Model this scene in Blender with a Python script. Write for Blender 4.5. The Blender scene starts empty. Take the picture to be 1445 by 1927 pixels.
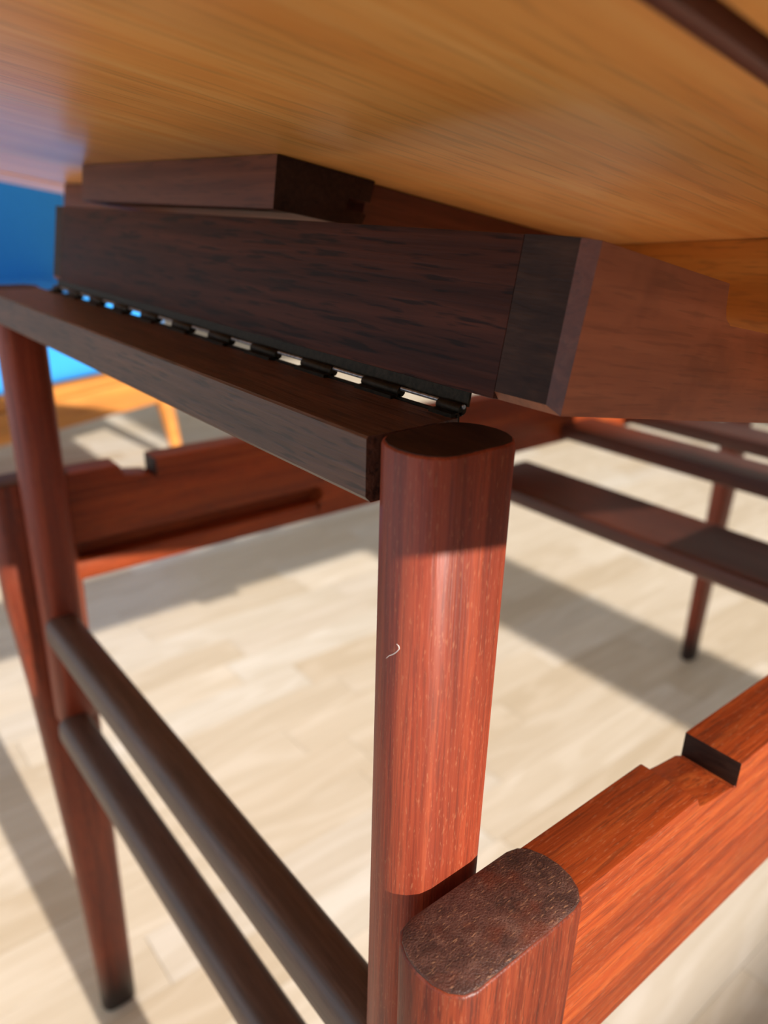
import bpy, bmesh, math, random
from mathutils import Matrix, Vector
random.seed(7)
scene = bpy.context.scene
C = scene.collection
R = math.radians

# ------------------------------------------------------------------ camera
CH = 0.70                                    # camera height over the floor
RX = (0.7788144753734765, -0.6267474056762312, 0.02521313996409253)   # image right
RY = (-0.21548563730510012, -0.3050857134550255, -0.9276252732439177) # image down
RZ = (0.5890789022397167, 0.717014920991015, -0.37266023400987974)    # view direction
cam = bpy.data.cameras.new('camera')
cam.sensor_fit = 'HORIZONTAL'
cam.sensor_width = 36.0
cam.lens = 36.0 * 1445.5 / 1445.0
cam.clip_start = 0.01
cam.dof.use_dof = True
cam.dof.focus_distance = 0.215
cam.dof.aperture_fstop = 12.5
camo = bpy.data.objects.new('camera', cam)
C.objects.link(camo)
camo.matrix_world = Matrix(((RX[0], -RY[0], -RZ[0], 0), (RX[1], -RY[1], -RZ[1], 0),
                            (RX[2], -RY[2], -RZ[2], CH), (0, 0, 0, 1)))
scene.camera = camo

# ------------------------------------------------------------------ world, sun, exposure
world = bpy.data.worlds.new('daylight')
scene.world = world
world.use_nodes = True
bg = world.node_tree.nodes['Background']
bg.inputs['Color'].default_value = (0.80, 0.89, 1.0, 1)
bg.inputs['Strength'].default_value = 1.3
sun = bpy.data.lights.new('sun', 'SUN')
sun.energy = 7.3
sun.angle = R(0.53)
sun.color = (1.0, 0.935, 0.86)
suno = bpy.data.objects.new('sun', sun)
C.objects.link(suno)
SUN_T = 0.40                                  # tangent of the sun's elevation
sd = Vector((-0.006, 1.0, -SUN_T)).normalized()
suno.rotation_euler = sd.to_track_quat('-Z', 'Y').to_euler()
suno.location = (0.3, -3, 2.5)
vs = scene.view_settings
vs.view_transform = 'Standard'
vs.look = 'None'
vs.gamma = 1.0
vs.use_curve_mapping = False
vs.exposure = 0.04

# ------------------------------------------------------------------ materials
def srgb(r, g, b):
    def f(v):
        v /= 255.0
        return v / 12.92 if v <= 0.04045 else ((v + 0.055) / 1.055) ** 2.4
    return (f(r), f(g), f(b), 1)

class NT:
    def __init__(self, name):
        self.m = bpy.data.materials.new(name)
        self.m.use_nodes = True
        self.t = self.m.node_tree
        self.b = self.t.nodes['Principled BSDF']
    def n(self, kind, **kw):
        nd = self.t.nodes.new(kind)
        for k, v in kw.items():
            if k.startswith('i_'):
                nd.inputs[k[2:].replace('_', ' ')].default_value = v
            else:
                setattr(nd, k, v)
        return nd
    def l(self, a, b):
        self.t.links.new(a, b)
    def ramp(self, fac, stops):
        r = self.n('ShaderNodeValToRGB')
        e = r.color_ramp.elements
        while len(e) < len(stops):
            e.new(0.5)
        for i, (p, c) in enumerate(stops):
            e[i].position = p
            e[i].color = c
        self.l(fac, r.inputs['Fac'])
        return r.outputs['Color']
    def mix(self, fac, a, b, mode='MIX'):
        m = self.n('ShaderNodeMix', data_type='RGBA', blend_type=mode)
        if isinstance(fac, (int, float)):
            m.inputs[0].default_value = fac
        else:
            self.l(fac, m.inputs[0])
        for i, v in ((6, a), (7, b)):
            if isinstance(v, tuple):
                m.inputs[i].default_value = v
            else:
                self.l(v, m.inputs[i])
        return m.outputs[2]
    def coords(self, shift=True):
        tc = self.n('ShaderNodeTexCoord')
        if not shift:
            return tc.outputs['Object']
        oi = self.n('ShaderNodeObjectInfo')
        mul = self.n('ShaderNodeMath', operation='MULTIPLY')
        mul.inputs[1].default_value = 37.0
        self.l(oi.outputs['Random'], mul.inputs[0])
        ad = self.n('ShaderNodeVectorMath', operation='ADD')
        self.l(tc.outputs['Object'], ad.inputs[0])
        self.l(mul.outputs[0], ad.inputs[1])
        return ad.outputs[0]
    def mapped(self, co, sc):
        mp = self.n('ShaderNodeMapping')
        mp.inputs['Scale'].default_value = sc
        self.l(co, mp.inputs['Vector'])
        return mp.outputs[0]
    def noise(self, co, scale=1.0, detail=4.0, rough=0.55, dist=0.0):
        nz = self.n('ShaderNodeTexNoise')
        nz.inputs['Scale'].default_value = scale
        nz.inputs['Detail'].default_value = detail
        nz.inputs['Roughness'].default_value = rough
        nz.inputs['Distortion'].default_value = dist
        self.l(co, nz.inputs['Vector'])
        return nz.outputs[0]

def wood(name, cols, axis='z', across=180.0, along=5.0, rough=0.42, pore=0.5, pore_col=(0.02, 0.008, 0.005, 1),
         fleck=0.0, bump=0.25, spec=0.5, fine=900.0, pl=0.07, shade=0.62, stain=None, foot=None):
    """cols = dark, mid, light streak colours; grain runs along axis"""
    k = NT(name)
    ax = 'xyz'.index(axis)
    def sc(a, l):
        v = [a, a, a]
        v[ax] = l
        return tuple(v)
    co = k.coords()
    g1 = k.noise(k.mapped(co, sc(across, along)), 1.0, 6, 0.6, 0.6)
    col = k.ramp(g1, [(0.28, cols[0]), (0.5, cols[1]), (0.74, cols[2])])
    g2 = k.noise(k.mapped(co, sc(across * 0.22, along * 0.7)), 1.0, 3, 0.5, 0.3)
    sh = k.ramp(g2, [(0.3, (shade, shade * 0.98, shade * 0.97, 1)), (0.7, (1.18, 1.15, 1.1, 1))])
    col = k.mix(0.8, col, sh, 'MULTIPLY')
    g3 = k.noise(k.mapped(co, sc(fine, fine * pl)), 1.0, 2, 0.5)
    pm = k.ramp(g3, [(0.36, (1, 1, 1, 1)), (0.46, (0, 0, 0, 1))])
    pf = k.n('ShaderNodeMath', operation='MULTIPLY')
    pf.inputs[1].default_value = pore
    k.l(pm, pf.inputs[0])
    col = k.mix(pf.outputs[0], col, pore_col)
    if fleck:  # sun glints on the grain, painted as pale flecks in the colour
        g4 = k.noise(k.mapped(co, sc(fine * 1.3, fine * 0.26)), 1.0, 2, 0.5)
        fm = k.ramp(g4, [(0.60, (0, 0, 0, 1)), (0.72, (1, 1, 1, 1))])
        ff = k.n('ShaderNodeMath', operation='MULTIPLY')
        ff.inputs[1].default_value = fleck
        k.l(fm, ff.inputs[0])
        col = k.mix(ff.outputs[0], col, (0.72, 0.36, 0.18, 1))
    if stain:
        sn = k.noise(k.mapped(co, (stain[0],) * 3), 1.0, 3, 0.6)
        sf = k.ramp(sn, [(0.52, (0, 0, 0, 1)), (0.66, (stain[1],) * 3 + (1,))])
        col = k.mix(sf, col, stain[2])
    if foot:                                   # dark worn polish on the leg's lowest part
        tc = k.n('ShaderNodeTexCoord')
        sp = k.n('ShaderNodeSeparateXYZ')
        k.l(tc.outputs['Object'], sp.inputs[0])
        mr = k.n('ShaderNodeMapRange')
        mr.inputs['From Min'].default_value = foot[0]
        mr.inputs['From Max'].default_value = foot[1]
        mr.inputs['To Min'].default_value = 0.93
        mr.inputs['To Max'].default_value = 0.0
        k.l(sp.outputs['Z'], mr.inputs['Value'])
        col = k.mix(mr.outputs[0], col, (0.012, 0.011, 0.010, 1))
    k.l(col, k.b.inputs['Base Color'])
    k.b.inputs['Roughness'].default_value = rough
    k.b.inputs['Specular IOR Level'].default_value = spec
    if bump:
        bp = k.n('ShaderNodeBump')
        bp.inputs['Strength'].default_value = bump
        bp.inputs['Distance'].default_value = 0.0004
        hh = k.n('ShaderNodeMath', operation='ADD')
        k.l(g3, hh.inputs[0])
        k.l(g1, hh.inputs[1])
        k.l(hh.outputs[0], bp.inputs['Height'])
        k.l(bp.outputs[0], k.b.inputs['Normal'])
    return k.m

TEAK = (srgb(92, 36, 20), srgb(122, 50, 27), srgb(146, 68, 38))
RED = (srgb(104, 38, 22), srgb(134, 54, 32), srgb(158, 73, 44))
M = {}
M['upright'] = wood('teak_upright', RED, 'z', 420, 9, 0.44, 0.35, (0.08, 0.02, 0.012, 1), fleck=0.14, bump=0.3, fine=1500, pl=0.04, spec=0.42)
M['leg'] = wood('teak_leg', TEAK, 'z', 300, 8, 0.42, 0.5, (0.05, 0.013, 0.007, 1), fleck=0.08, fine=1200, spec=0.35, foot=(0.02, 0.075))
M['railx'] = wood('teak_rail', (srgb(112, 42, 16), srgb(150, 62, 24), srgb(174, 86, 38)), 'x', 230, 7, 0.44, 0.45,
                  (0.07, 0.018, 0.008, 1), fleck=0.12, spec=0.35, bump=0.25, fine=1100)
M['raily'] = wood('teak_rail_cross', (srgb(66, 40, 32), srgb(84, 54, 42), srgb(104, 70, 56)), 'y', 420, 12, 0.45, 0.75,
                  (0.015, 0.006, 0.005, 1), bump=0.6, fine=850)
M['endgrain'] = wood('teak_end_grain', (srgb(56, 35, 31), srgb(80, 51, 44), srgb(104, 73, 63)), 'x', 220, 200, 0.5, 0.45,
                     (0.02, 0.01, 0.008, 1), fleck=0.25, bump=0.7, fine=1700, pl=0.9, stain=(70, 0.6, srgb(98, 44, 26)))
M['apron'] = wood('stained_apron', (srgb(44, 21, 15), srgb(66, 33, 23), srgb(86, 45, 31)), 'y', 260, 7, 0.55, 0.8,
                  (0.008, 0.004, 0.003, 1), bump=0.35, fine=620, spec=0.15)
M['side'] = wood('stained_beech', (srgb(154, 89, 60), srgb(172, 101, 69), srgb(184, 113, 79)), 'x', 160, 10, 0.5, 0.25,
                 (0.10, 0.035, 0.02, 1), bump=0.15, fine=700, stain=(40, 0.35, srgb(100, 52, 34)))
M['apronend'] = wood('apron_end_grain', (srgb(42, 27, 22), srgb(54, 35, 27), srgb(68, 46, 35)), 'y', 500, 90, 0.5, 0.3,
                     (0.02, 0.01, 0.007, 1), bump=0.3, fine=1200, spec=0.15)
M['block'] = wood('stained_block', (srgb(98, 54, 38), srgb(112, 64, 45), srgb(126, 76, 54)), 'y', 300, 8, 0.5, 0.4,
                  (0.05, 0.02, 0.012, 1), bump=0.15, fine=800, spec=0.2)
M['pine'] = wood('amber_runner', (srgb(192, 112, 40), srgb(216, 134, 54), srgb(230, 158, 76)), 'y', 160, 5, 0.4, 0.3,
                 (0.14, 0.05, 0.015, 1), bump=0.15, fine=700)
M['under'] = wood('veneer_underside', (srgb(234, 152, 74), srgb(246, 172, 92), srgb(252, 192, 116)), 'x', 95, 3.2, 0.32, 0.25,
                  (0.30, 0.13, 0.045, 1), bump=0.06, fine=420, shade=0.9, stain=(9, 0.16, srgb(170, 100, 46)))
M['lip'] = wood('teak_lipping', (srgb(84, 42, 32), srgb(102, 53, 40), srgb(118, 69, 53)), 'x', 260, 6, 0.38, 0.4,
                (0.06, 0.02, 0.015, 1), bump=0.1)
M['stretch'] = wood('teak_stretcher', (srgb(62, 42, 34), srgb(82, 58, 48), srgb(100, 75, 63)), 'y', 420, 12, 0.5, 0.5,
                    (0.03, 0.012, 0.008, 1), bump=0.25, fine=1000, spec=0.75)
M['cross'] = wood('teak_cross_board', (srgb(66, 32, 24), srgb(86, 44, 33), srgb(104, 58, 43)), 'y', 300, 12, 0.42, 0.5,
                  (0.03, 0.012, 0.008, 1), bump=0.2)
M['chairwood'] = wood('oak_chair', (srgb(196, 122, 54), srgb(210, 138, 66), srgb(222, 154, 84)), 'x', 120, 5, 0.4, 0.2,
                      (0.3, 0.13, 0.04, 1), bump=0.05)

def metal(name, col, rough):
    k = NT(name)
    nz = k.noise(k.mapped(k.coords(), (700,) * 3), 1, 4, 0.6)
    c = k.ramp(nz, [(0.35, (col[0] * 0.4, col[1] * 0.4, col[2] * 0.4, 1)), (0.7, col)])
    k.l(c, k.b.inputs['Base Color'])
    k.b.inputs['Metallic'].default_value = 0.85
    k.b.inputs['Roughness'].default_value = rough
    return k.m
M['brass'] = metal('tarnished_brass', srgb(46, 40, 30), 0.5)
M['steel'] = metal('steel_pin', srgb(170, 172, 178), 0.35)

def fabric():
    k = NT('blue_fabric')
    co = k.coords()
    nz = k.noise(k.mapped(co, (500,) * 3), 1, 3, 0.6)
    c = k.ramp(nz, [(0.3, srgb(40, 146, 234)), (0.7, srgb(60, 166, 246))])
    k.l(c, k.b.inputs['Base Color'])
    k.b.inputs['Roughness'].default_value = 0.9
    bp = k.n('ShaderNodeBump')
    bp.inputs['Strength'].default_value = 0.3
    bp.inputs['Distance'].default_value = 0.001
    k.l(nz, bp.inputs['Height'])
    k.l(bp.outputs[0], k.b.inputs['Normal'])
    return k.m
M['fabric'] = fabric()

def stave_mat():
    k = NT('pale_oak_laminate')
    tc = k.n('ShaderNodeTexCoord')
    oi = k.n('ShaderNodeObjectInfo')
    at = k.n('ShaderNodeAttribute', attribute_name='stave_random')
    rnd = k.n('ShaderNodeMath', operation='ADD')
    k.l(oi.outputs['Random'], rnd.inputs[0])
    k.l(at.outputs['Fac'], rnd.inputs[1])
    wrap = k.n('ShaderNodeMath', operation='FRACT')
    k.l(rnd.outputs[0], wrap.inputs[0])
    mul = k.n('ShaderNodeMath', operation='MULTIPLY')
    mul.inputs[1].default_value = 29.0
    k.l(wrap.outputs[0], mul.inputs[0])
    ad = k.n('ShaderNodeVectorMath', operation='ADD')
    k.l(tc.outputs['Object'], ad.inputs[0])
    k.l(mul.outputs[0], ad.inputs[1])
    co = ad.outputs[0]
    # flowing figure: bands bent by a slow noise
    warp = k.noise(k.mapped(co, (1.7, 10.0, 1.0)), 1, 2, 0.5)
    fig = k.n('ShaderNodeMath', operation='MULTIPLY')
    fig.inputs[1].default_value = 62.0
    k.l(warp, fig.inputs[0])
    sn = k.n('ShaderNodeMath', operation='SINE')
    k.l(fig.outputs[0], sn.inputs[0])
    fine = k.noise(k.mapped(co, (9.0, 260.0, 1.0)), 1, 4, 0.6)
    soft = k.noise(k.mapped(co, (2.0, 24.0, 1.0)), 1, 3, 0.5)
    base = k.ramp(wrap.outputs[0], [(0.0, srgb(222, 208, 188)), (0.3, srgb(234, 222, 205)), (0.6, srgb(217, 201, 178)), (0.8, srgb(232, 224, 212)), (1.0, srgb(224, 212, 196))])
    f1 = k.ramp(sn.outputs[0], [(0.0, (0.93, 0.90, 0.85, 1)), (0.8, (1.02, 1.01, 1.0, 1))])
    col = k.mix(0.75, base, f1, 'MULTIPLY')
    f2 = k.ramp(fine, [(0.3, (0.92, 0.90, 0.86, 1)), (0.65, (1.03, 1.03, 1.03, 1))])
    col = k.mix(0.8, col, f2, 'MULTIPLY')
    f3 = k.ramp(soft, [(0.3, (0.93, 0.91, 0.87, 1)), (0.7, (1.03, 1.03, 1.03, 1))])
    col = k.mix(0.9, col, f3, 'MULTIPLY')
    k.l(col, k.b.inputs['Base Color'])
    k.b.inputs['Roughness'].default_value = 0.38
    return k.m
M['stave'] = stave_mat()

def plain(name, col, rough=0.8, grain=30):
    k = NT(name)
    nz = k.noise(k.mapped(k.coords(False), (grain,) * 3), 1, 4, 0.6)
    c = k.ramp(nz, [(0.3, tuple(v * 0.95 for v in col[:3]) + (1,)), (0.7, col)])
    k.l(c, k.b.inputs['Base Color'])
    k.b.inputs['Roughness'].default_value = rough
    return k.m
M['wall'] = plain('white_wall_paint', srgb(236, 234, 230), 0.85)
M['frame'] = plain('white_window_frame', srgb(238, 238, 236), 0.5)
M['subfloor'] = plain('floor_underlay', srgb(150, 138, 118), 0.9)

# ------------------------------------------------------------------ mesh helpers
def finish(name, me, mat, parent=None, angle=32):
    for p in me.polygons:
        p.use_smooth = True
    me.set_sharp_from_angle(angle=R(angle))
    if mat is not None:
        me.materials.append(M[mat] if isinstance(mat, str) else mat)
    o = bpy.data.objects.new(name, me)
    C.objects.link(o)
    if parent is not None:
        o.parent = parent
    return o

def from_bm(name, bm, mat, parent=None, angle=32):
    bmesh.ops.recalc_face_normals(bm, faces=bm.faces[:])
    me = bpy.data.meshes.new(name)
    bm.to_mesh(me)
    bm.free()
    return finish(name, me, mat, parent, angle)

def bevel(bm, w, seg=2, edges=None):
    bmesh.ops.bevel(bm, geom=edges if edges is not None else bm.edges[:], offset=w, segments=seg, profile=0.6, affect='EDGES', clamp_overlap=True)

def box_bm(x0, x1, y0, y1, z0, z1, bv=0.0, seg=2, bm=None):
    b = bmesh.new()
    vs_ = [b.verts.new(p) for p in ((x0, y0, z0), (x1, y0, z0), (x1, y1, z0), (x0, y1, z0), (x0, y0, z1), (x1, y0, z1), (x1, y1, z1), (x0, y1, z1))]
    for f in ((3, 2, 1, 0), (4, 5, 6, 7), (0, 1, 5, 4), (1, 2, 6, 5), (2, 3, 7, 6), (3, 0, 4, 7)):
        b.faces.new([vs_[i] for i in f])
    if bv:
        bevel(b, bv, seg)
    if bm is None:
        return b
    tmp = bpy.data.meshes.new('tmp')
    b.to_mesh(tmp)
    b.free()
    bm.from_mesh(tmp)
    bpy.data.meshes.remove(tmp)
    return bm

def box(name, x0, x1, y0, y1, z0, z1, mat, parent=None, bv=0.0008):
    return from_bm(name, box_bm(x0, x1, y0, y1, z0, z1, bv), mat, parent)

def loft(rings, bm=None):
    bm = bm or bmesh.new()
    vr = [[bm.verts.new(p) for p in r] for r in rings]
    n = len(rings[0])
    for a, b in zip(vr[:-1], vr[1:]):
        for i in range(n):
            bm.faces.new((a[i], a[(i + 1) % n], b[(i + 1) % n], b[i]))
    bm.faces.new(vr[0][::-1])
    bm.faces.new(vr[-1])
    return bm

def extrude_poly(pts, axis, a0, a1, bv=0.0, seg=2, long_only=False):
    """polygon pts (2-D) extruded along axis from a0 to a1"""
    def put(p, a):
        if axis == 'y':
            return (p[0], a, p[1])
        if axis == 'x':
            return (a, p[0], p[1])
        return (p[0], p[1], a)
    bm = loft([[put(p, a0) for p in pts], [put(p, a1) for p in pts]])
    bmesh.ops.recalc_face_normals(bm, faces=bm.faces[:])
    if bv:
        bevel(bm, bv, seg)
    return bm

def oval(x0, x1, y0, y1, b, z, n=9, inset=0.0):
    """plan section with straight long sides and rounded ends (x0, x1 = outermost)"""
    x0 += inset; x1 -= inset; y0 += inset; y1 -= inset
    yc, hy = (y0 + y1) / 2, (y1 - y0) / 2
    out = []
    for i in range(n):                       # far end (+x) from -y to +y
        t = -math.pi / 2 + math.pi * i / (n - 1)
        out.append((x1 - b + b * math.cos(t) ** 0.9 if abs(t) < 1.57 else x1 - b, yc + hy * math.sin(t), z))
    for i in range(n):
        t = math.pi / 2 + math.pi * i / (n - 1)
        c = abs(math.cos(t))
        out.append((x0 + b - b * c ** 0.9 if c > 1e-6 else x0 + b, yc + hy * math.sin(t), z))
    return out

def empty(name, loc):
    o = bpy.data.objects.new(name, None)
    o.empty_display_size = 0.05
    C.objects.link(o)
    o.location = loc
    return o

def tag(o, label, cat, group=None):
    o['label'] = label
    o['category'] = cat
    if group:
        o['group'] = group
    return o

def structure(o):
    o['kind'] = 'structure'
    return o

def Z(z):                                     # height measured from the camera
    return CH + z

# ================================================================== THE ROOM
floor = structure(from_bm('floor', box_bm(-2.6, 4.2, -2.66, 5.2, -0.06, -0.012), 'subfloor'))
SW = 0.066
def visible(x, y):
    v = Vector((x, y, -CH))
    d = v.dot(Vector(RZ))
    if d < 0.05:
        return None
    u = v.dot(Vector(RX)) / d * 1445.5
    w = v.dot(Vector(RY)) / d * 1445.5
    return d if (abs(u) < 860 and -640 < w < 1120) else None
slots = []
y = -2.65
row = 0
while y < 5.18:
    x = -2.6 + random.uniform(-0.4, 0.0)
    while x < 4.2:
        ln = random.choice((0.26, 0.32, 0.38, 0.46))
        slots.append((x, y, ln))
        x += ln
    y += SW
    row += 1
near, rest = [], []
for s in slots:
    d = visible(s[0] + s[2] / 2, s[1] + SW / 2)
    (near.append((d, s)) if d is not None else rest.append(s))
near.sort()
rest += [s for d, s in near[296:]]
near = [s for d, s in near[:296]]
stave_mesh = {}
def stave(ln):
    if ln not in stave_mesh:
        b = box_bm(-ln / 2 + 0.0003, ln / 2 - 0.0003, -SW / 2 + 0.0003, SW / 2 - 0.0003, -0.012, 0.0)
        me = bpy.data.meshes.new('floor_stave')
        b.to_mesh(me)
        b.free()
        me.materials.append(M['stave'])
        stave_mesh[ln] = me
    return stave_mesh[ln]
for (x, y, ln) in near:
    o = bpy.data.objects.new('floor_stave', stave(ln))
    C.objects.link(o)
    o.parent = floor
    o.location = (x + ln / 2, y + SW / 2, 0)
vv, ff, rr = [], [], []
for (x, y, ln) in rest:
    i = len(vv)
    x0, x1, y0, y1 = x + 0.0003, x + ln - 0.0003, y + 0.0003, y + SW - 0.0003
    vv += [(x0, y0, -0.012), (x1, y0, -0.012), (x1, y1, -0.012), (x0, y1, -0.012), (x0, y0, 0), (x1, y0, 0), (x1, y1, 0), (x0, y1, 0)]
    ff += [(i + 4, i + 5, i + 6, i + 7), (i, i + 1, i + 5, i + 4), (i + 1, i + 2, i + 6, i + 5), (i + 2, i + 3, i + 7, i + 6), (i + 3, i, i + 4, i + 7)]
    rr += [random.random()] * 5
me = bpy.data.meshes.new('floor_stave_field')
me.from_pydata(vv, [], ff)
att = me.attributes.new('stave_random', 'FLOAT', 'FACE')
att.data.foreach_set('value', rr)
me.materials.append(M['stave'])
o = bpy.data.objects.new('floor_stave_field', me)
C.objects.link(o)
o.parent = floor
o['kind'] = 'stuff'

# window wall added out of view: its sill, head and pillar shape the sun patch
YW = -2.5
SILL = SUN_T * (0.185 - YW)
HEAD = 0.52 + SUN_T * (1.98 - YW)
wb = bmesh.new()
box_bm(-2.6, 4.2, YW - 0.16, YW, 0, SILL, bm=wb)
box_bm(-2.6, 4.2, YW - 0.16, YW, HEAD, 2.5, bm=wb)
for (a, b) in ((-2.6, -0.45), (0.965, 1.165), (2.75, 4.2)):  # middle pillar added to cast the broad dark band on the floor
    box_bm(a, b, YW - 0.16, YW, SILL, HEAD, bm=wb)
structure(from_bm('wall_front_sun_mask', wb, 'wall'))
def window(name, x0, x1):
    fb = bmesh.new()
    t = 0.012
    for q in ((x0, x0 + t, SILL, HEAD), (x1 - t, x1, SILL, HEAD), (x0, x1, SILL, SILL + t), (x0, x1, HEAD - t, HEAD)):
        box_bm(q[0], q[1], YW - 0.12, YW - 0.09, q[2], q[3], bm=fb)
    return structure(from_bm(name, fb, 'frame'))
window('window_1', -0.45, 0.965)
window('window_2', 1.165, 2.75)
structure(box('ceiling', -2.6, 4.3, -2.66, 5.3, 2.5, 2.6, 'wall', bv=0))
structure(box('wall_right', 4.2, 4.3, -2.66, 5.2, 0, 2.5, 'wall', bv=0))
structure(box('wall_back', -2.6, 4.3, 5.2, 5.3, 0, 2.5, 'wall', bv=0))

# ================================================================== THE TABLE
table = tag(empty('folding_table', (0.62, 0.3155, 0)), 'dark reddish teak folding table with tilted top and hinged legs, filling the picture', 'table')
ORG = Vector(table.location)
def part(o, label=None):
    o.parent = table
    o.matrix_parent_inverse = Matrix.Translation(-ORG)
    if label:
        o['label'] = label
    return o

# ---- lower legs (L): rounded section, tapering to the floor
def leg(x_out, x_in, y0, y1, sgn, ztop=-0.1787):
    """x_out = outer rounded end, x_in = inner end"""
    yc = (y0 + y1) / 2
    rings = []
    spec = [(0.0, 0.30, 0.45, 0.0030), (0.004, 0.30, 0.44, 0.0), (0.05, 0.29, 0.43, 0.0), (0.20, 0.22, 0.30, 0), (0.36, 0.10, 0.10, 0), (0.43, 0.02, 0, 0), (CH + ztop - 0.0008, 0, 0, 0), (CH + ztop, 0, 0, 0.0006)]
    w = x_in - x_out
    for (z, ti, ty, ins) in spec:
        a = x_out + w * (0.44 * ti / 0.30 if ti else 0) * 0.98 * 1.0
        a = x_out + w * ti * 1.35
        b_ = x_in - w * ti * 0.16
        hy = (y1 - y0) / 2 * (1 - 0.5 * ty)
        lo, hi = min(a, b_), max(a, b_)
        rings.append(oval(lo, hi, yc - hy, yc + hy, min(0.0088, (hi - lo) * 0.3), z, inset=ins))
    bm = loft(rings)
    return part(from_bm('leg', bm, 'leg', angle=50))
LX0, LX1 = 0.0945, 0.1505
LY = ((0.0845, 0.1107), (0.5205, 0.5467))
legs = [leg(LX0, LX1, *LY[0], 1), leg(LX0, LX1, *LY[1], 1), leg(1.150, 1.094, *LY[1], -1), leg(1.150, 1.094, *LY[0], -1)]
# end-grain top of each leg
for i, (lx, ly) in enumerate(((0, 0), (0, 1), (1, 1), (1, 0))):
    x0, x1 = (LX0, LX1) if lx == 0 else (1.094, 1.150)
    bm = loft([oval(x0, x1, *LY[ly], 0.0088, Z(-0.1789), inset=0.0006), oval(x0, x1, *LY[ly], 0.0088, Z(-0.1780), inset=0.0006), oval(x0, x1, *LY[ly], 0.0088, Z(-0.1776), inset=0.0012)])
    t = from_bm('end_grain', bm, 'endgrain', angle=40)
    t.parent = legs[i]
    t['label'] = 'dull dark end grain on top of the leg'

# ---- notched rails running along X
def rail_profile(notch, zt, zb, xa, xb, step=None, dp=0.0):
    n0, n1 = notch
    p = [(xa, Z(zb)), (xa, Z(zt)), (n0, Z(zt))]
    p += [(n0 + 0.0022, Z(zt - 0.0042 - dp)), (n0 + 0.005, Z(zt - 0.0055 - dp)), (n0 + 0.012, Z(zt - 0.0068 - dp)), (n1 - 0.004, Z(zt - 0.0085 - dp)), (n1, Z(zt - 0.0105 - dp)), (n1, Z(zt))]
    p += [(xb, Z(zt))]
    if step:
        p += [(xb, Z(step[1])), (step[0] + 0.02, Z(step[1])), (step[0], Z(zb))]
    else:
        p += [(xb, Z(zb))]
    return p
bm = extrude_poly(rail_profile((0.2085, 0.2368), -0.1787, -0.2555, 0.140, 1.105), 'y', 0.0873, 0.1092, 0.0007)
def shaded_saw_cut(o):
    o.data.materials.append(M['apronend'])  # sawn notch walls: their shade is painted in with dark end grain
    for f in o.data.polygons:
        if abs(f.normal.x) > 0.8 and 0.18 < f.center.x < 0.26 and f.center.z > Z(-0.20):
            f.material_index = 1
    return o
shaded_saw_cut(part(from_bm('notched_rail', bm, 'railx')))
# far rail: solid back layer, front layer round a long finger groove
far = bmesh.new()
def add(b):
    tmp = bpy.data.meshes.new('tmp')
    b.to_mesh(tmp)
    b.free()
    far.from_mesh(tmp)
    bpy.data.meshes.remove(tmp)
NF = (0.1835, 0.2105)
add(extrude_poly(rail_profile(NF, -0.1787, -0.2590, 0.140, 1.105, (0.56, -0.245), 0.003), 'y', 0.5380, 0.5440, 0.0))
up = rail_profile(NF, -0.1787, -0.2300, 0.140, 1.105, None, 0.003)
add(extrude_poly(up, 'y', 0.5222, 0.5380, 0.0005))
GE = 0.352
add(box_bm(0.140, GE + 0.004, 0.5222, 0.5380, Z(-0.2590), Z(-0.2450), 0.0005))
endp = [(GE + 0.004, Z(-0.2590)), (0.56, Z(-0.2590)), (0.58, Z(-0.245)), (1.105, Z(-0.245)), (1.105, Z(-0.2300)), (GE, Z(-0.2300))]
for i in range(1, 8):
    t = math.pi / 2 - math.pi * i / 8
    endp.append((GE + 0.0075 * math.cos(t), Z(-0.2375) + 0.0075 * math.sin(t)))
endp.append((GE, Z(-0.2450)))
add(extrude_poly(endp, 'y', 0.5222, 0.5380, 0.0))
shaded_saw_cut(part(from_bm('notched_rail', far, 'railx')))

# ---- cross boards between the two notched rails
def cross(x0, x1, z0, z1, bv):
    return part(from_bm('cross_board', box_bm(x0, x1, 0.1085, 0.5232, Z(z0), Z(z1), bv, 3), 'cross'))
cross(0.545, 0.628, -0.272, -0.2555, 0.005)
cross(0.682, 0.738, -0.240, -0.2240, 0.002)
cross(0.802, 0.858, -0.240, -0.2240, 0.002)

# ---- upper frame (P): two uprights, hinged top rail, two stretchers
S = 1.027
ZT, ZB = -0.0503 * S, -0.0669 * S
PT = 0.0232
def upright(x0, x1, y0, y1, zb):
    b = 0.0085
    rings = [oval(x0, x1, y0, y1, b, Z(zb), inset=0.0025), oval(x0, x1, y0, y1, b, Z(zb + 0.0012), inset=0.0007), oval(x0, x1, y0, y1, b, Z(zb + 0.003)),
             oval(x0, x1, y0, y1, b, Z(ZT - 0.0006)), oval(x0, x1, y0, y1, b, Z(ZT), inset=0.0005)]
    o = part(from_bm('upright', loft(rings), 'upright', angle=50))
    cap = loft([oval(x0, x1, y0, y1, b, Z(ZT - 0.0002), inset=0.0006), oval(x0, x1, y0, y1, b, Z(ZT + 0.0002), inset=0.0007)])
    c = from_bm('end_grain', cap, 'apronend', angle=40)  # end grain with the shade under the top put into its colour
    c.parent = o
    c['label'] = 'end grain on top of the upright, painted almost black as shade'
    return o
upright(0.1072, 0.1402, 0.1152, 0.1152 + PT, -0.3585)
upright(0.1125, 0.1408, 0.4965, 0.4965 + PT, -0.3590)
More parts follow.
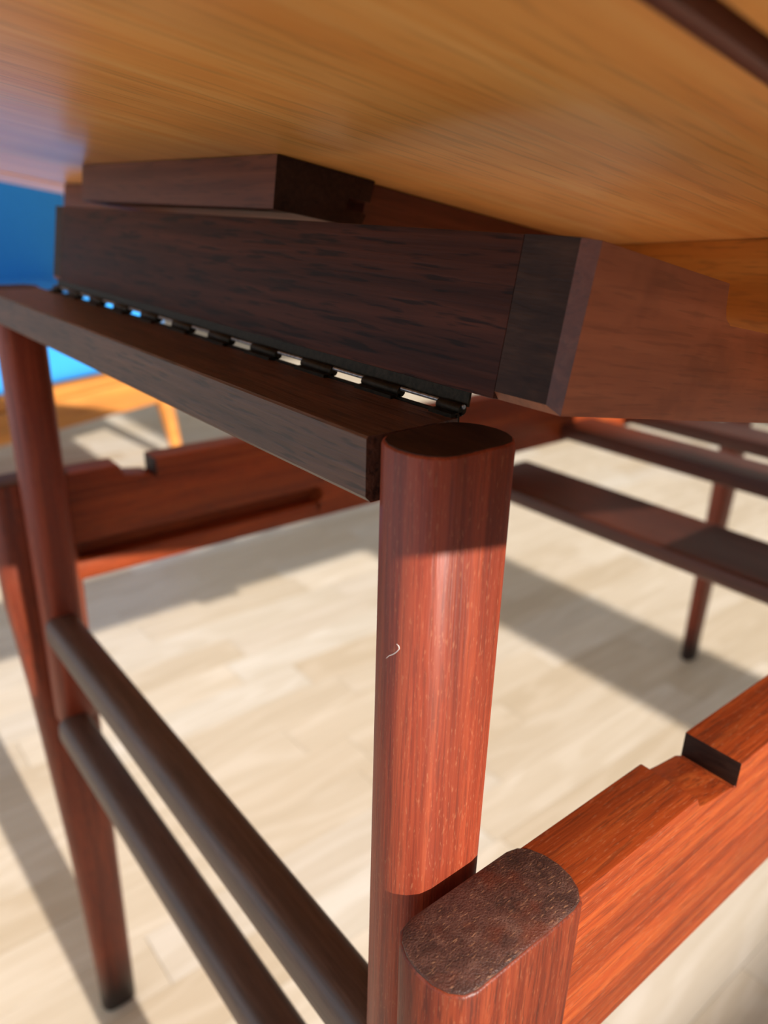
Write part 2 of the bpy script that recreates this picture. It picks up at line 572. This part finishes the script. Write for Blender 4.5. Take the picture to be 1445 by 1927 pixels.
# top rail
prof = [(0.1083, Z(ZB + 0.0016)), (0.1083, Z(ZT - 0.0006)), (0.1089, Z(ZT)), (0.1385, Z(ZT)), (0.1385, Z(ZB)), (0.1099, Z(ZB))]
bm = extrude_poly(prof, 'y', 0.1392, 0.4972, 0.0)
part(from_bm('top_rail', bm, 'raily', angle=20))
def superell(xc, zc, r, y, n=28, p=3.2):
    out = []
    for i in range(n):
        t = 2 * math.pi * i / n
        c, s = math.cos(t), math.sin(t)
        out.append((xc + r * math.copysign(abs(c) ** (2 / p), c), y, Z(zc + r * math.copysign(abs(s) ** (2 / p), s))))
    return out
for (xc, zc) in ((0.1222, -0.2805), (0.1205, -0.3625)):
    bm = loft([superell(xc, zc, 0.0115, 0.1375), superell(xc + 0.001, zc, 0.0115, 0.4975)])
    part(from_bm('stretcher', bm, 'stretch', angle=60))

# ---- tilted top: everything below turns about the piano hinge
PHI = R(9.5)
HX, HZ = 0.1375 * S, -0.0487 * S
def tilted(o, label=None):
    o.parent = table
    o.matrix_parent_inverse = Matrix.Translation(-ORG)
    o.location = (HX, 0, Z(HZ))
    o.rotation_euler = (0, PHI, 0)
    if label:
        o['label'] = label
    return o
A_LEN = 0.50
C0, C1 = 0.0046 * S, 0.0437 * S
Y0, YJ, Y1 = 0.1085 * S, 0.1281 * S, 0.4740 * S
FA = 0.001
# front apron between the two side aprons
bm = box_bm(FA, FA + 0.018, YJ + 0.0002, Y1 - 0.0165, C0, C1, 0.0004)
tilted(from_bm('apron', bm, 'apron'), 'dark brown front apron board above the hinge')
# side aprons, with the notch cut into the upper edge and a chamfered front corner
def side_apron(y0, y1, out, notch=True):
    p = [(FA, C0 + 0.002), (FA, C1)]
    if notch:
        p += [(0.0636 * S, C1 - 0.0016), (0.0652 * S, C1 - 0.008), (0.0668 * S, C1 - 0.0108), (0.0700 * S, C1 - 0.0125), (0.150, C1 - 0.0128), (0.1515, C1 - 0.0016)]
    p += [(A_LEN, C1 - 0.0016), (A_LEN, C0), (FA + 0.002, C0)]
    bm = extrude_poly(p, 'y', y0, y1)
    # chamfer of the vertical outer corner
    es = [e for e in bm.edges if all(abs(v.co.x - FA) < 1e-5 and abs(v.co.y - out) < 1e-5 for v in e.verts)]
    bmesh.ops.bevel(bm, geom=es, offset=0.0034, segments=1, profile=0.5, affect='EDGES')
    ob = from_bm('apron', bm, None, angle=20)
    ob.data.materials.append(M['side'])
    ob.data.materials.append(M['apronend'])
    ob.data.materials.append(M['lip'])
    for f in ob.data.polygons:
        if f.normal.x < -0.9:
            f.material_index = 1
        elif f.normal.x < -0.5 and abs(f.normal.y) > 0.5:
            f.material_index = 2
    return tilted(ob)
side_apron(Y0, YJ, Y0)['label'] = 'light brown side apron with a notch, nearest the camera'
side_apron(Y1 - 0.0163, Y1, Y1)['label'] = 'brown side apron at the far end of the hinge'
bm = box_bm(A_LEN - 0.018, A_LEN - 0.0003, YJ + 0.0002, Y1 - 0.0165, C0, C1, 0.0004)
tilted(from_bm('apron', bm, 'apron'))

# tabletop leaves
CU = 0.066 * S
TH = 0.020
AL0, AL1 = -0.36, 0.56
YD = 0.0690 * S
bm = box_bm(AL0, AL1, YD, 0.634 * S, CU, CU + TH, 0.001)
leaf = tilted(from_bm('tabletop_leaf', bm, 'under'), 'honey coloured underside of the main leaf')
def sub(o, par, label=None):
    o.parent = par
    if label:
        o['label'] = label
    return o
sub(from_bm('edge_lipping', box_bm(AL0, AL1, YD - 0.0045, YD - 0.0001, CU - 0.0009, CU + TH, 0.0008), 'lip'), leaf)
sub(from_bm('end_board', box_bm(AL0, AL1, 0.634 * S + 0.0004, 0.750 * S, CU - 0.0006, CU + TH, 0.0012), 'under'), leaf)
bm = box_bm(AL0, AL1, -0.130, YD - 0.0082, CU - 0.0004, CU + TH, 0.0015)
tilted(from_bm('tabletop_leaf', bm, 'under'), 'smaller leaf beyond the dark gap')

# runners and the rebated stop block screwed under the top
blk = [(0.0075 * S, 0.0478 * S), (0.0068 * S, CU - 0.0002), (0.0510 * S, CU - 0.0002), (0.0500 * S, CU - 0.0085), (0.0400 * S, CU - 0.0085), (0.0390 * S, CU - 0.0125), (0.0490 * S, CU - 0.0130), (0.0470 * S, 0.0478 * S)]
bm = extrude_poly(blk, 'y', 0.2525 * S, 0.4490 * S, 0.0003)
ob = from_bm('stop_block', bm, None, angle=20)
ob.data.materials.append(M['block'])
ob.data.materials.append(M['apronend'])
for f in ob.data.polygons:
    if abs(f.normal.y) > 0.5:
        f.material_index = 1
tilted(ob, 'brown rebated block under the top')
bm = box_bm(0.0530 * S, 0.200 * S, 0.2600 * S, 0.2780 * S, 0.020, CU - 0.0002, 0.0006)
tilted(from_bm('runner', bm, 'lip'))
bm = box_bm(0.0520 * S, 0.0690 * S, 0.2790 * S, 0.620 * S, 0.0455 * S, CU - 0.0002, 0.0008)
tilted(from_bm('runner', bm, 'block'))
# oblique amber runner
bm = box_bm(-0.009, 0.009, -0.145, 0.115, 0.012, CU - 0.0002, 0.0006)
ob = from_bm('runner', bm, 'pine')
bmr = Matrix.Translation((0.178 * S, 0.185 * S, 0)) @ Matrix.Rotation(-math.atan2(0.0494, 0.1015), 4, 'Z')
tilted(ob, 'amber coloured oblique runner under the top')
ob.matrix_basis = Matrix.Translation((HX, 0, Z(HZ))) @ Matrix.Rotation(PHI, 4, 'Y') @ bmr

# ---- piano hinge
hb = bmesh.new()
HB = 0.0017
def ring(y, r, n=14):
    return [(HX + r * math.cos(2 * math.pi * i / n), y, Z(HZ) + r * math.sin(2 * math.pi * i / n)) for i in range(n)]
YA, YB = 0.1365 * S, 0.4640 * S
pin = part(from_bm('piano_hinge', loft([[(x, yy, z + 0.0009) for x, yy, z in ring(YA - 0.0003, 0.0006)], [(x, yy, z + 0.0009) for x, yy, z in ring(YB + 0.0003, 0.0006)]]), 'steel', angle=40), 'tarnished brass piano hinge')
pitch = 0.0325 * S
ymid = 0.1533 * S
# lower leaf's knuckles are cut short: daylight shows between them
k0 = YA
cuts = []
q = ymid
while q < YB:
    cuts.append((q - pitch * 0.235, q + pitch * 0.235))
    q += pitch
edges = [YA]
for a, b in cuts:
    edges += [a, min(b, YB)]
edges.append(YB)
inv = Matrix.Translation(-ORG)
for i in range(len(edges) - 1):
    a, b = edges[i] + 0.00025, edges[i + 1] - 0.00025
    if b - a < 0.001:
        continue
    gap = i % 2 == 1
    if gap:                       # the upper leaf's knuckles are cut away here: an open slot
        continue
    kb = loft([ring(a, HB - 0.0002), ring(a + 0.0003, HB), ring(b - 0.0003, HB), ring(b, HB - 0.0002)])
    box_bm(HX - 0.0040, HX - 0.0002, a, b, Z(HZ) - 0.0017, Z(HZ) - 0.0006, bm=kb)
    sub(from_bm('knuckle', kb, 'brass', angle=40), pin)
sub(from_bm('hinge_leaf', box_bm(HX - 0.0022, HX - 0.0012, YA, YB, Z(ZT) - 0.012, Z(ZT) + 0.0006), 'brass'), pin)

up = tilted(from_bm('hinge_leaf', box_bm(0.0013, 0.0021, YA, YB, 0.0009, C0 + 0.0004), 'brass'))

# ================================================================== THE CHAIR
CL = Vector((0.832, 2.0, 0))
CA = math.atan2(0.39, 0.92)
chair = tag(empty('easy_chair', (0, 0, 0)), 'blue upholstered low chair with light orange wooden frame behind the table', 'chair')
# local x runs along the front rail, local y to the chair's back
chair.location = CL + Vector((math.cos(CA), math.sin(CA), 0)) * -0.343 + Vector((-math.sin(CA), math.cos(CA), 0)) * 0.366
chair.rotation_euler = (0, 0, CA)
def cleg(x, y, sx, sy, top):
    rings = []
    for z, r, k in ((0, 0.014, 1.0), (0.015, 0.0155, 0.93), (top * 0.6, 0.022, 0.4), (top, 0.025, 0.0)):
        rings.append([(x + sx * 0.035 * k + r * math.cos(2 * math.pi * i / 14), y + sy * 0.035 * k + r * math.sin(2 * math.pi * i / 14), z) for i in range(14)])
    return sub(from_bm('leg', loft(rings), 'chairwood', angle=50), chair)
for sx in (-1, 1):
    cleg(sx * 0.345, -0.366, sx, -0.6, 0.24)
    cleg(sx * 0.33, 0.10, sx, 1, 0.24)
sub(from_bm('front_rail', box_bm(-0.372, 0.372, -0.394, -0.360, 0.184, 0.256, 0.007, 3), 'chairwood'), chair)
sub(from_bm('back_rail', box_bm(-0.355, 0.355, 0.09, 0.124, 0.182, 0.254, 0.007, 3), 'chairwood'), chair)
for sx in (-1, 1):
    sub(from_bm('side_rail', box_bm(sx * 0.354 - 0.015, sx * 0.354 + 0.015, -0.360, 0.09, 0.186, 0.252, 0.006, 3), 'chairwood'), chair)
sub(from_bm('seat_base', box_bm(-0.343, 0.343, -0.383, 0.09, 0.2565, 0.284, 0.005), 'chairwood'), chair)
def cushion(name, x0, x1, y0, y1, z0, z1, bv):
    bm = box_bm(x0, x1, y0, y1, z0, z1)
    bmesh.ops.subdivide_edges(bm, edges=bm.edges[:], cuts=9, use_grid_fill=True)
    cx_, cy_, cz_ = (x0 + x1) / 2, (y0 + y1) / 2, (z0 + z1) / 2
    h = ((x1 - x0) / 2, (y1 - y0) / 2, (z1 - z0) / 2)
    for v in bm.verts:                         # round the edges
        d = (v.co.x - cx_, v.co.y - cy_, v.co.z - cz_)
        c = [max(-(h[i] - bv), min(h[i] - bv, d[i])) for i in range(3)]
        e = Vector([d[i] - c[i] for i in range(3)])
        if e.length > 1e-9:
            m = max(abs(t) for t in e)
            e = e.normalized() * m
        v.co = Vector((cx_ + c[0], cy_ + c[1], cz_ + c[2])) + e
    bmesh.ops.smooth_vert(bm, verts=bm.verts[:], factor=0.4, use_axis_x=True, use_axis_y=True, use_axis_z=True)
    return from_bm(name, bm, 'fabric', angle=80)
sub(cushion('seat_cushion', -0.372, 0.372, -0.402, 0.10, 0.284, 0.485, 0.04), chair)
bk = cushion('back_cushion', -0.388, 0.440, -0.057, 0.057, 0.0, 0.60, 0.045)
sub(bk, chair)
bk.location = (0.012, 0.045, 0.43)
bk.rotation_euler = (R(-5), 0, 0)
for sx in (-1, 1):
    pb = loft([[(sx * 0.27 + a, 0.14 + b + k * 0.035, 0.19 + k * 0.70) for a, b in ((-0.017, -0.013), (0.017, -0.013), (0.017, 0.013), (-0.017, 0.013))] for k in (0, 0.5, 1)])
    sub(from_bm('back_post', pb, 'chairwood'), chair)

# ================================================================== a thread of lint on the upright
pts = [(0.10708, 0.12781, -0.10673), (0.10704, 0.12654, -0.10528), (0.10712, 0.12501, -0.10406), (0.10729, 0.12383, -0.10276),
       (0.10741, 0.12321, -0.10173), (0.10737, 0.12340, -0.10105), (0.10724, 0.12408, -0.10073)]
rings = []
for i, p in enumerate(pts):
    r = 0.00010 if 0 < i < len(pts) - 1 else 0.00004
    c = Vector((p[0] - 0.0002, p[1] - 0.0001, Z(p[2])))
    a = Vector(pts[max(0, i - 1)])
    b = Vector(pts[min(len(pts) - 1, i + 1)])
    d = (b - a).normalized()
    u = d.cross(Vector((0.6, 0.7, 0.3))).normalized()
    w = d.cross(u)
    rings.append([tuple(c + u * r * math.cos(k * math.pi / 3) + w * r * math.sin(k * math.pi / 3)) for k in range(6)])
lm = plain('white_lint', srgb(225, 220, 214), 0.9, 2000)
tag(from_bm('lint_thread', loft(rings), lm, angle=60), 'tiny curled white thread clinging to the sunlit front upright', 'thread')
